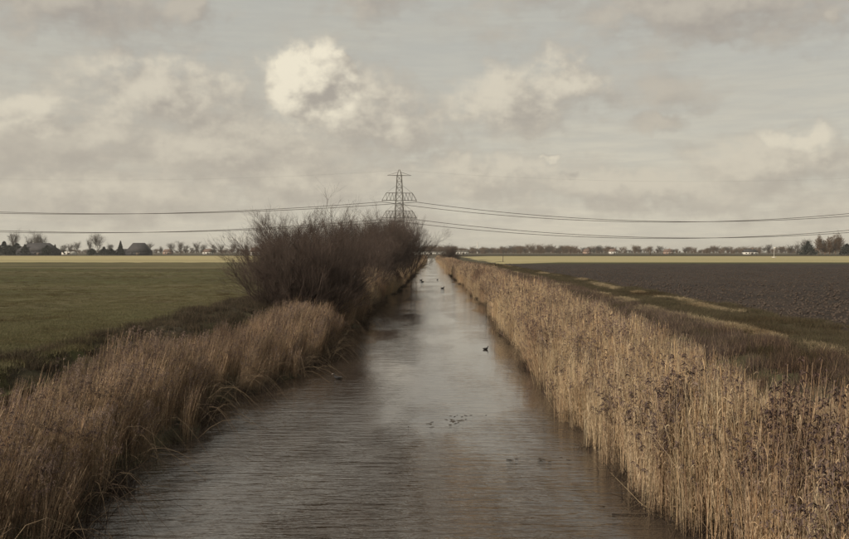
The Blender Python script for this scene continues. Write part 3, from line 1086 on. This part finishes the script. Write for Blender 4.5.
def pylon(loc, rz, label):
    root = empty('pylon', (loc[0], loc[1], 1.8), rz)
    lv = [1.8, 8, 13.5, 18.5, 22, 24.3, 28.4, 31.5, 34.5, 38.8, 42, 45.5, 49]
    z0 = 1.8
    br = []
    for sx in (-1, 1):
        for sy in (-1, 1):
            m = MB()
            P = np.array([[(sx * body_w(z), sy * body_w(z), z - z0) for z in lv + [52.4]]])
            m.tubes(P, np.full((1, len(lv) + 1), 0.16), 4)
            m.build('leg', M['steel'], root)
            MB().box((sx * 4.6, sy * 4.6, 0.1), (1.0, 1.0, 0.7)).build('footing', M['concrete'], root)
    m = MB()
    for a, b in zip(lv[:-1], lv[1:]):
        wa, wb = body_w(a), body_w(b)
        ca = [(-wa, -wa), (wa, -wa), (wa, wa), (-wa, wa)]
        cb_ = [(-wb, -wb), (wb, -wb), (wb, wb), (-wb, wb)]
        for i in range(4):
            j = (i + 1) % 4
            m.bar((*ca[i], a - z0), (*cb_[j], b - z0), 0.085)
            m.bar((*ca[j], a - z0), (*cb_[i], b - z0), 0.085)
            m.bar((*cb_[i], b - z0), (*cb_[j], b - z0), 0.085)
    m.build('bracing', M['steel'], root)
    m = MB()
    for s in (-1, 1):
        for sy in (-1, 1):
            m.bar((0, sy * 1.25, 49 - z0), (s * 7.0, 0, 49 - z0), 0.10)
            m.bar((s * 0.5, sy * .8, 51 - z0), (s * 7.0, 0, 49 - z0), 0.06)
    m.build('earth_wire_arm', M['steel'], root)
    for zt, zb in ((38.8, 34.5), (28.4, 24.3)):
        m = MB()
        for s in (-1, 1):
            for sy in (-1, 1):
                w = body_w(zb)
                top = [np.array((s * t, sy * 0.9, zt - z0)) for t in (2.0, 3.9, 5.8, 7.6)]
                bot = [np.array((s * t, sy * 0.9, zb - z0)) for t in (2.0, 3.2, 5.2, 7.4, 10.1)]
                m.bar(top[0], top[-1], 0.10)
                m.bar(bot[0], bot[-1], 0.13)
                m.bar(top[-1], bot[-1], 0.10)
                for i in range(4):
                    m.bar(bot[i], top[min(i, 3)], 0.06)
                    if i < 3:
                        m.bar(top[i], bot[i + 1], 0.06)
                    m.bar(top[i], bot[min(i + 1, 4)], 0.06)
                m.bar((s * body_w(zt + 4.5), sy * 0.9, zt + 4.5 - z0), top[-1], 0.04)
            m.bar((s * 10.1, -0.9, zb - z0), (s * 10.1, 0.9, zb - z0), 0.09)
            m.bar((s * 5.2, -0.9, zb - z0), (s * 5.2, 0.9, zb - z0), 0.07)
        arm = m.build('crossarm', M['steel'], root)
        for s in (-1, 1):
            i_ = MB()
            zz = np.linspace(0, -0.9, 12)
            P = np.array([[(s * 9.9, 0, zb - z0 + t) for t in zz]])
            i_.tubes(P, np.where(np.arange(12) % 2, 0.16, 0.07)[None], 8)
            i_.build('insulator', M['insulator'], arm)
    return tag(root, label, 'pylon', 'pylons of the power line')


YAW = R(8)
pylon(PY, YAW, 'tall grey lattice pylon rising behind the left bank shrubs')
nextL = (-379.0 + 10, 472.0)
nextR = (311.0, 492.0)
for p_, lab in ((nextL, 'lattice pylon out of view to the left carrying the same wires'), (nextR, 'lattice pylon out of view to the right carrying the same wires')):
    pylon(p_, YAW, lab)


def tip(c, s, z):
    return np.array((c[0] + s * 9.9 * math.cos(YAW), c[1] + s * 9.9 * math.sin(YAW), z))


def wire(a, b, sag, rad, label, group):
    t = np.linspace(0, 1, 60)[:, None]
    P = a * (1 - t) + b * t
    P[:, 2] -= sag * 4 * (t * (1 - t))[:, 0]
    m = MB().tubes(P[None], np.full((1, 60), rad), 5)
    return tag(m.build('overhead_wire', M['wire'], None), label, 'wire', group)


LAB = {}
for side, far, sg in (('left', nextL, (7.0, 7.6)), ('right', nextR, (11.2, 10.6))):
    for lvl, zb, sag in (('upper', 34.5, sg[0]), ('lower', 24.3, sg[1])):
        for s in (-1, 1):
            which = {'left': {-1: 'from the nearer arm tip', 1: 'from the farther arm tip'}, 'right': {1: 'from the nearer arm tip', -1: 'from the farther arm tip'}}[side][s]
            wire(tip(PY, s, zb - 0.9), tip(far, s, zb - 0.9), sag + (0.0 if s > 0 else 0.35), 0.15,
                 '%s power wire %s of the pylon, %s' % (lvl, side, which), 'power wires')
    wire(np.array((PY[0], PY[1], 52.0)), np.array((far[0], far[1], 52.0)), 6.0, 0.018, 'thin topmost earth wire running %s from the pylon peak' % side, 'earth wires')


# ------------------------------------------------------------------ far buildings
def PX(px, d):
    return (px - VX) / F * d


def house(name, px, d, w, dep, wall_h, roof_h, hip, wall, roof, label, rz=0.0, chimney=True, wins=4, door=True, cat='house'):
    root = empty(name, (PX(px, d), d, FIELD - 0.1), rz)
    x, y = w / 2, dep / 2
    MB().box((0, 0, wall_h / 2), (w, dep, wall_h)).build('wall', M[wall], root)
    ov = 0.4
    X, Y = x + ov, y + ov
    hx = max(x - hip, 0.5)
    v = [(-X, -Y, wall_h - .1), (X, -Y, wall_h - .1), (X, Y, wall_h - .1), (-X, Y, wall_h - .1), (-hx, 0, wall_h + roof_h), (hx, 0, wall_h + roof_h)]
    m = MB().add(v, [(0, 1, 5, 4), (2, 3, 4, 5), (0, 3, 2, 1)], [(1, 2, 5), (3, 0, 4)])
    rf = m.build('roof', M[roof], root)
    if chimney:
        MB().box((hx * 0.5, 0.4, wall_h + roof_h), (0.9, 0.9, 2.0)).build('chimney', M['brick'], rf)
    for i in range(wins):
        xx = -x + w * (i + 0.75) / (wins + 0.5)
        wf = MB().box((xx, -y - 0.03, wall_h * 0.58), (1.5, 0.12, 1.4)).build('window', M['white' if wall != 'darkwall' else 'wood'], root)
        MB().box((xx, -y - 0.10, wall_h * 0.58), (1.2, 0.06, 1.1)).build('pane', M['glass'], wf)
    if door:
        MB().box((x * 0.15, -y - 0.04, 1.1), (min(2.6, w * 0.15), 0.12, 2.2)).build('door', M['wood'], root)
    return tag(root, label, cat)


house('barn', 39, 735, 33, 16, 3.6, 7.2, 7.0, 'darkwall', 'darkroof', 'long dark barn with hipped roof among the trees at far left', 0.05, False, 3, True, 'barn')
house('barn', 139, 742, 19, 14, 2.8, 8.2, 4.0, 'darkwall', 'darkroof', 'dark barn with steep hipped roof right of the conifer', -0.06, False, 2, True, 'barn')
house('shed', 123, 752, 13, 8, 3.0, 2.6, 1.0, 'darkwall', 'darkroof', 'low dark shed between the conifer and the hipped barn', 0, False, 1, True, 'shed')
house('greenhouse', 69, 850, 12, 9, 2.2, 1.0, 0.5, 'white', 'white', 'low white shed between the two dark barns', 0, False, 2, True, 'shed')
house('house', 255, 610, 7, 6, 3.0, 3.2, 1.0, 'white', 'redroof', 'small white house at the left edge of the shrubs', 0.2, True, 2)
house('house', 613, 1130, 11, 8, 3.4, 3.6, 1.5, 'white', 'redroof', 'white house in the middle of the right tree line', 0.1, True, 3)
house('house', 750, 900, 15, 8, 2.8, 3.0, 2.0, 'white', 'darkroof', 'long pale house under the tree line, right of the white mast', -0.1, True, 4)
house('house', 587, 1160, 10, 8, 3.2, 3.8, 1.0, 'brick', 'redroof', 'brick house in the tree line left of the white house', 0.3, True, 2)
house('house', 668, 1100, 12, 8, 3.0, 3.4, 1.0, 'brick', 'redroof', 'low brick house in the tree line right of the dark post', 0, True, 3)
house('house', 208, 1050, 12, 8, 3.0, 3.6, 1.0, 'white', 'redroof', 'pale farmhouse among sparse trees left of the shrubs', 0, True, 3)
house('house', 168, 1000, 10, 8, 3.0, 3.2, 1.0, 'brick', 'redroof', 'small brick house right of the hipped barn', 0, True, 2)
house('shed', 462, 900, 14, 8, 3.0, 1.4, 0.6, 'white', 'concrete', 'white shed below the white tower', 0, False, 4, True, 'shed')
house('shed', 428, 760, 34, 8, 2.6, 0.7, 0.4, 'white', 'concrete', 'long low white shed beyond the canal bridge', 0, False, 6, True, 'shed')

# white tower on the horizon
twr = empty('tower', (PX(477.5, 1900), 1900, FIELD - .1))
MB().tubes(np.array([[(0, 0, 0), (0, 0, 8), (0, 0, 17), (0, 0, 24)]], float), np.array([[1.5, 1.25, 0.95, 0.75]]), 16).build('shaft', M['white'], twr, smooth=True)
MB().tubes(np.array([[(0, 0, 23.9), (0, 0, 24.8), (0, 0, 27)]], float), np.array([[0.8, 0.7, 0.05]]), 12).build('tip', M['white'], twr)
tag(twr, 'slim white tower on the horizon right of the canal', 'tower')

# white marker mast in the pale field
ms = empty('marker_mast', (PX(774, 400), 400, FIELD))
MB().tubes(np.array([[(0, 0, -.2), (0, 0, 5.2)]]), np.array([[0.07, 0.05]]), 10).build('pole', M['white'], ms)
MB().box((0, 0, 0.15), (2.0, 1.0, 0.3)).build('base', M['white'], ms)
MB().box((0.45, 0, 4.7), (1.1, 0.08, 0.6)).build('sign_plate', M['white'], ms)
tag(ms, 'slim white mast on a pale base in the right pale field', 'mast')


def post(name, px, d, h, w, label):
    root = empty(name, (PX(px, d), d, FIELD - .05))
    MB().box((0, 0, h / 2), (w, w, h)).build('shaft', M['wood'], root)
    MB().box((0, 0, h + 0.06), (w * 1.2, w * 1.2, 0.12)).build('cap', M['concrete'], root)
    return tag(root, label, 'post')


post('field_post', 503, 228, 1.5, 0.16, 'thin wooden post in the pale field right of the canal')
post('field_post', 650, 575, 4.2, 0.8, 'dark post on the far dyke before the right tree line')

# low bridge closing the view along the canal
bd = empty('bridge', (0, 474, 0))
MB().box((0, 0, 2.05), (22, 5.0, 0.5)).build('deck', M['concrete'], bd)
for s in (-1, 1):
    MB().box((s * 6.2, 0, 0.5), (5.0, 5.4, 2.58)).build('abutment', M['concrete'], bd)
    m = MB()
    m.bar((-10.9, s * 2.3, 3.1), (10.9, s * 2.3, 3.1), 0.06)
    m.bar((-10.9, s * 2.3, 2.7), (10.9, s * 2.3, 2.7), 0.05)
    rl = m.build('railing', M['wood'], bd)
    for k in range(9):
        MB().box((-10.6 + k * 2.65, s * 2.3, 2.7), (0.12, 0.12, 0.84)).build('baluster', M['wood'], rl)
MB().box((0, 0, 0.4), (0.5, 4.4, 2.78)).build('pier', M['concrete'], bd)
tag(bd, 'low dark bridge across the far end of the canal', 'bridge')

# ------------------------------------------------------------------ far trees
T_round = [tree_meshes(601, 10, 4.2, 0.10, 0.035, 0.5, (20, 9, 7)), tree_meshes(602, 10, 4.4, 0.14, 0.035, 0.4, (20, 9, 7)), tree_meshes(603, 10, 3.6, 0.08, 0.035, 0.6, (20, 9, 7))]
T_tall = [tree_meshes(611, 10, 2.5, 0.08, 0.05, 0.85, (26, 9, 8)), tree_meshes(612, 10, 2.2, 0.08, 0.05, 0.95, (26, 9, 8))]
conifer = leaf_crown(621, 10, 2.3, 1500, True, 0.9)
hedge = [leaf_crown(631, 10, 6.0, 1500, False, 1.1), leaf_crown(632, 10, 5.2, 1300, False, 1.1)]
short_trunk = mesh_np('trunk', *tubes(np.array([[(0, 0, -.3), (0.05, 0, 2), (0, 0.05, 5), (0, 0, 8)]], float), np.array([[0.28, 0.24, 0.16, 0.05]]), 8))


def bare_tree(px, d, h, k, label, group, tall=False, bark='bark', wide=1.0):
    tr, cr = (T_tall if tall else T_round)[k]
    s_ = h / 10
    place('bare_tree', [('trunk', tr, M[bark]), ('crown', cr, M[bark])], (PX(px, d), d, FIELD - .2), px * 1.7, (s_ * wide, s_ * wide, s_), label, 'tree', group)


def leafy_tree(name, px, d, h, me, label, group=None, wide=1.0):
    s_ = h / 10
    place(name, [('trunk', short_trunk, M['bark']), ('crown', me, M['evergreen'])], (PX(px, d), d, FIELD - .2), px * 2.1, (s_ * wide, s_ * wide, s_), label, 'tree', group)


GL, GR = 'trees round the left farm', 'trees of the right grove'
bare_tree(13, 760, 19, 0, 'round bare tree at the left end of the far left barn', GL, wide=0.8)
bare_tree(36, 765, 17.5, 2, 'bare tree rising behind the middle of the far left barn', GL, wide=0.8)
bare_tree(43, 775, 14.5, 1, 'bare tree behind the right slope of the far left barn', GL, wide=0.7)
bare_tree(29, 770, 14, 2, 'lower bare tree behind the left half of the far left barn', GL, wide=0.7)
leafy_tree('evergreen_tree', 4, 740, 11, hedge[0], 'dark evergreen at the left frame edge', GL, 1.1)
leafy_tree('evergreen_tree', 17, 738, 11.5, hedge[1], 'dark evergreen against the left end of the barn', GL, 1.0)
leafy_tree('evergreen_tree', 9, 733, 9.5, hedge[1], 'dark evergreen in front of the round bare tree at far left', GL, 1.2)
leafy_tree('evergreen_tree', 25, 728, 8.5, hedge[0], 'low dark evergreen in front of the long barn', GL, 0.9)
leafy_tree('evergreen_tree', 47, 728, 9.5, hedge[1], 'dark evergreen before the right half of the long barn', GL, 0.9)
leafy_tree('evergreen_tree', 112, 733, 6.0, hedge[1], 'low dark evergreen touching the left side of the conifer', GL, 1.2)
leafy_tree('evergreen_tree', 55, 738, 8.5, hedge[0], 'small dark evergreen at the right end of the long barn', GL, 0.6)
bare_tree(64, 790, 9, 0, 'small bare tree right of the long barn', GL)
bare_tree(70, 800, 8.5, 2, 'small bare tree left of the low white shed', GL)
bare_tree(77, 800, 10.5, 1, 'bare tree behind the low white shed', GL, wide=0.8)
bare_tree(90, 770, 12.5, 2, 'bare tree left of the broad bare tree by the conifer', GL, wide=0.6)
bare_tree(98, 765, 16.5, 1, 'broad bare tree between the white shed and the conifer', GL, wide=0.8)
leafy_tree('evergreen_tree', 92, 748, 6.5, hedge[1], 'low dark evergreen under the left side of the broad bare tree', GL, 1.2)
leafy_tree('evergreen_tree', 104, 748, 6.8, hedge[0], 'low dark evergreen left of the conifer', GL, 1.2)
bare_tree(111, 775, 9.5, 0, 'small bare tree just left of the conifer', GL)
leafy_tree('conifer_tree', 120.5, 736, 12.8, conifer, 'dark pointed conifer between the two dark barns', GL, 1.0)
bare_tree(149, 800, 10.5, 0, 'round bare tree right of the hipped barn', GL)
for i, (px, h, k) in enumerate([(161, 7.5, 2), (172, 11, 1), (180, 12.5, 2), (186, 10, 0), (197, 12, 2), (203, 10, 1), (213, 11, 0), (221, 10.5, 2), (233, 11, 1), (192, 8, 0)]):
    lab = ['low bare tree in the gap right of the hipped barn', 'bare tree right of the small brick house', 'tallest bare tree of the sparse left row', 'round bare tree next to the tallest of the sparse row',
           'narrow bare tree in the middle of the sparse row', 'bare tree just left of the pale farmhouse', 'round bare tree just right of the pale farmhouse', 'bare tree in the right half of the sparse row',
           'bare tree at the right end of the sparse row', 'lowest bare tree in the middle of the sparse row'][i]
    bare_tree(px, 950 + 12 * i, h, k, lab, 'sparse bare trees left of the shrubs')
bare_tree(246, 600, 7.5, 0, 'round bare tree left of the small white house by the shrubs', None)
bare_tree(262, 600, 7.0, 1, 'bare tree right of the small white house by the shrubs', None)
for px, h, tall, k, wd, lab in [
        (819, 14.5, True, 0, 1.0, 'brown upright tree at the left of the tall grove'), (825, 13.0, True, 1, 1.1, 'brown upright tree, second from the left of the tall grove'),
        (830, 15.5, True, 1, 1.0, 'tallest brown upright tree in the middle of the grove'), (835, 14.0, True, 0, 1.0, 'brown upright tree right of the tallest grove tree'),
        (839, 15.5, True, 0, 1.1, 'brown upright tree at the right of the tall grove'),
        (822, 11.0, False, 2, 0.8, 'low bushy brown tree under the left of the tall grove'), (833, 11.5, False, 0, 0.8, 'low bushy brown tree under the right of the tall grove')]:
    bare_tree(px, 700, h, k, lab, GR, tall, 'brownbark', wd)
leafy_tree('evergreen_tree', 808, 690, 10.5, hedge[0], 'dark round evergreen left of the brown grove', GR, 0.9)
leafy_tree('evergreen_tree', 847, 690, 10.5, hedge[1], 'dark evergreen right of the brown grove at the frame edge', GR, 1.0)
bare_tree(797, 705, 8.5, 0, 'small dark bare tree left of the round evergreen', GR)
bare_tree(805, 720, 11.5, 1, 'bare tree behind the round evergreen', GR)
bare_tree(790, 760, 7.5, 2, 'small bare tree between the white mast and the grove', GR)
bare_tree(768, 800, 8.5, 1, 'round pale brown tree just left of the white mast', None, bark='brownbark')

# tree belts along the horizon: a mass
belt_col = bpy.data.collections.new('belt_tree_shape')
for i, (tr, cr) in enumerate(T_round):
    n1, n2 = len(tr.vertices), len(cr.vertices)
    va, vb = np.empty(n1 * 3, np.float32), np.empty(n2 * 3, np.float32)
    tr.vertices.foreach_get('co', va)
    cr.vertices.foreach_get('co', vb)
    qa, qb = np.empty(len(tr.loops), np.int32), np.empty(len(cr.loops), np.int32)
    tr.loops.foreach_get('vertex_index', qa)
    cr.loops.foreach_get('vertex_index', qb)
    me = mesh_np('belt_tree', np.concatenate([va, vb]), np.concatenate([qa, qb + n1]))
    me.materials.append(M['brownbark'] if i != 1 else M['bark'])
    belt_col.objects.link(bpy.data.objects.new('belt_tree_shape_%d' % i, me))
r = np.random.default_rng(77)
n = 1500
y = 1150 + 650 * r.random(n)
x = (-0.10 + 0.66 * r.random(n)) * y
k_ = r.random(n) < np.clip(fbm(x * 0.006, y * 0 + 2, 91) * 2.2 - 0.35, 0.12, 1)
pos = np.stack([x, y, np.full(n, FIELD - .3)], 1)[k_]
s_ = (0.40 + 0.75 * r.random(n) ** 1.6)[k_] * (0.75 + 0.5 * fbm(x * 0.02, y * 0, 92))[k_]
scatter('tree_belt_right', belt_col, 3, pos, r.random(len(pos)) * 6.28, np.stack([s_ * 1.3, s_ * 1.3, s_], 1), 'long belt of bare trees along the right horizon', r)
n = 420
y = 1250 + 700 * r.random(n)
x = (-0.58 + 0.5 * r.random(n)) * y
pos = np.stack([x, y, np.full(n, FIELD - .3)], 1)
s_ = (0.35 + 0.4 * r.random(n))
scatter('tree_belt_left', belt_col, 3, pos, r.random(n) * 6.28, np.stack([s_ * 1.3, s_ * 1.3, s_], 1), 'low belt of far trees along the left horizon', r)

# ------------------------------------------------------------------ birds and driftage on the water
def coot(x, y, rz, label, s=1.0):
    root = empty('coot', (x, y, 0), rz)
    root.scale = (s, s, s)
    # one continuous body: rings along the spine from tail over back and neck to the brow
    ring = [(-.20, .055, .004, .004), (-.17, .052, .030, .018), (-.10, .050, .068, .050), (0.0, .048, .082, .066), (.08, .055, .074, .064), (.125, .085, .050, .056),
            (.145, .130, .030, .034), (.155, .165, .026, .028), (.170, .195, .032, .030), (.190, .203, .028, .026), (.212, .198, .014, .016), (.222, .195, .003, .003)]
    ns = 10
    V = []
    for (cx, cz, w, h) in ring:
        for k in range(ns):
            a = 2 * math.pi * k / ns
            tilt = 0.0 if cx < .1 else (0.8 if cz < .18 else 0.2)
            V.append((cx - math.sin(a) * h * tilt * 0.6, math.cos(a) * w, cz + math.sin(a) * h))
    n_ = len(ring)
    q = [(i * ns + k, i * ns + (k + 1) % ns, (i + 1) * ns + (k + 1) % ns, (i + 1) * ns + k) for i in range(n_ - 1) for k in range(ns)]
    obj('body', mesh_np('body', V, q, smooth=True), M['coot'], root)
    MB().tubes(np.array([[(.212, 0, .204), (.228, 0, .196), (.255, 0, .186)]]), np.array([[.010, .010, .002]]), 6).build('bill', M['bill'], root)
    for s_ in (-1, 1):
        MB().tubes(np.array([[(.09, s_ * .070, .070), (-.02, s_ * .083, .075), (-.14, s_ * .045, .078), (-.19, s_ * .012, .08)]]), np.array([[.018, .030, .018, .004]]), 6).build('wing', M['coot'], root)
    return tag(root, label, 'coot', 'coots on the canal')


def on_water(px, py):
    d = F * H / (py - VY)
    return (px - VX) / F * d, d


for (px, py, rz, lab, s_) in [(485.5, 349.5, 0.3, 'black coot alone on the water near the right reeds', 0.72),
                              (338, 379, 2.9, 'black coot by the tip of the left reed clump', 0.9),
                              (421, 280.5, 0.2, 'left of the two coots paired far down the canal', 1.25),
                              (422.5, 282.0, 3.0, 'right of the two coots paired far down the canal', 1.25),
                              (437.5, 279.8, 1.0, 'small far coot in the middle of the canal', 1.0),
                              (442.5, 288.6, 0.1, 'far coot on the dark ripple patch in midstream', 1.3)]:
    bx, by = on_water(px, py)
    coot(bx, by, rz, lab, s_)

# floating bits of rotten reed
r = np.random.default_rng(9)
m = MB()
for (cx, cy, sx, sy, n) in [(458, 419, 26, 6, 20), (432, 424, 18, 3, 5), (535, 459, 34, 3, 10)]:
    for k in range(n):
        bx, by = on_water(cx + r.normal() * sx * .55, cy + r.normal() * sy * .55)
        a = r.normal() * 0.5
        L = 0.02 + 0.07 * r.random()
        d_ = np.array((math.cos(a), math.sin(a), 0)) * L
        p_ = np.array((bx, by, 0.004))
        m.tubes(np.array([[p_ - d_, p_ + (0, 0, 0.004 * r.random()), p_ + d_]]), np.array([[.003, .006, .002]]), 4)
tag(m.build('floating_debris', M['debris']), 'dark bits of rotten reed floating in midstream', kind='stuff')


def stalk(pts, rad, mat, label):
    P = []
    for (px, py, z) in pts:
        d = F * (H - z) / (py - VY)
        P.append(((px - VX) / F * d, d, z))
    P = np.array(P)
    t = np.linspace(0, 1, 14)
    tt = np.linspace(0, 1, len(P))
    Q = np.stack([np.interp(t, tt, P[:, i]) for i in range(3)], 1)
    for _ in range(2):
        Q[1:-1] = (Q[:-2] + 2 * Q[1:-1] + Q[2:]) / 4
    tag(MB().tubes(Q[None], np.linspace(1, 0.5, 14)[None] * rad, 5).build('reed_stalk', M[mat]), label, 'reed stalk')


stalk([(668, 510, .05), (645, 508, .10), (628, 490, .22), (610, 472, .04)], 0.006, 'straw', 'pale broken reed stalk arching into the water at the right bank')
stalk([(612, 513.5, .01), (640, 514, .02), (668, 513, .03), (694, 512, .08)], 0.011, 'debris', 'dark stick lying on the water at the foot of the right reeds')

# ------------------------------------------------------------------ thin haze over the land
hz = bpy.data.materials.new('thin_haze')
hz.use_nodes = True
hz.node_tree.nodes.clear()
t = NT(hz.node_tree)
pv = t.n('ShaderNodeVolumePrincipled')
pv.inputs['Color'].default_value = (0.93, 0.92, 0.88, 1)
pv.inputs['Density'].default_value = 0.00010
pv.inputs['Anisotropy'].default_value = 0.2
ou = t.n('ShaderNodeOutputMaterial')
t.link(pv.outputs[0], ou.inputs['Volume'])
hb = MB().box((0, 2500, 29), (18200, 13200, 64)).build('haze', hz)
tag(hb, 'thin pale haze over the fields', kind='stuff')
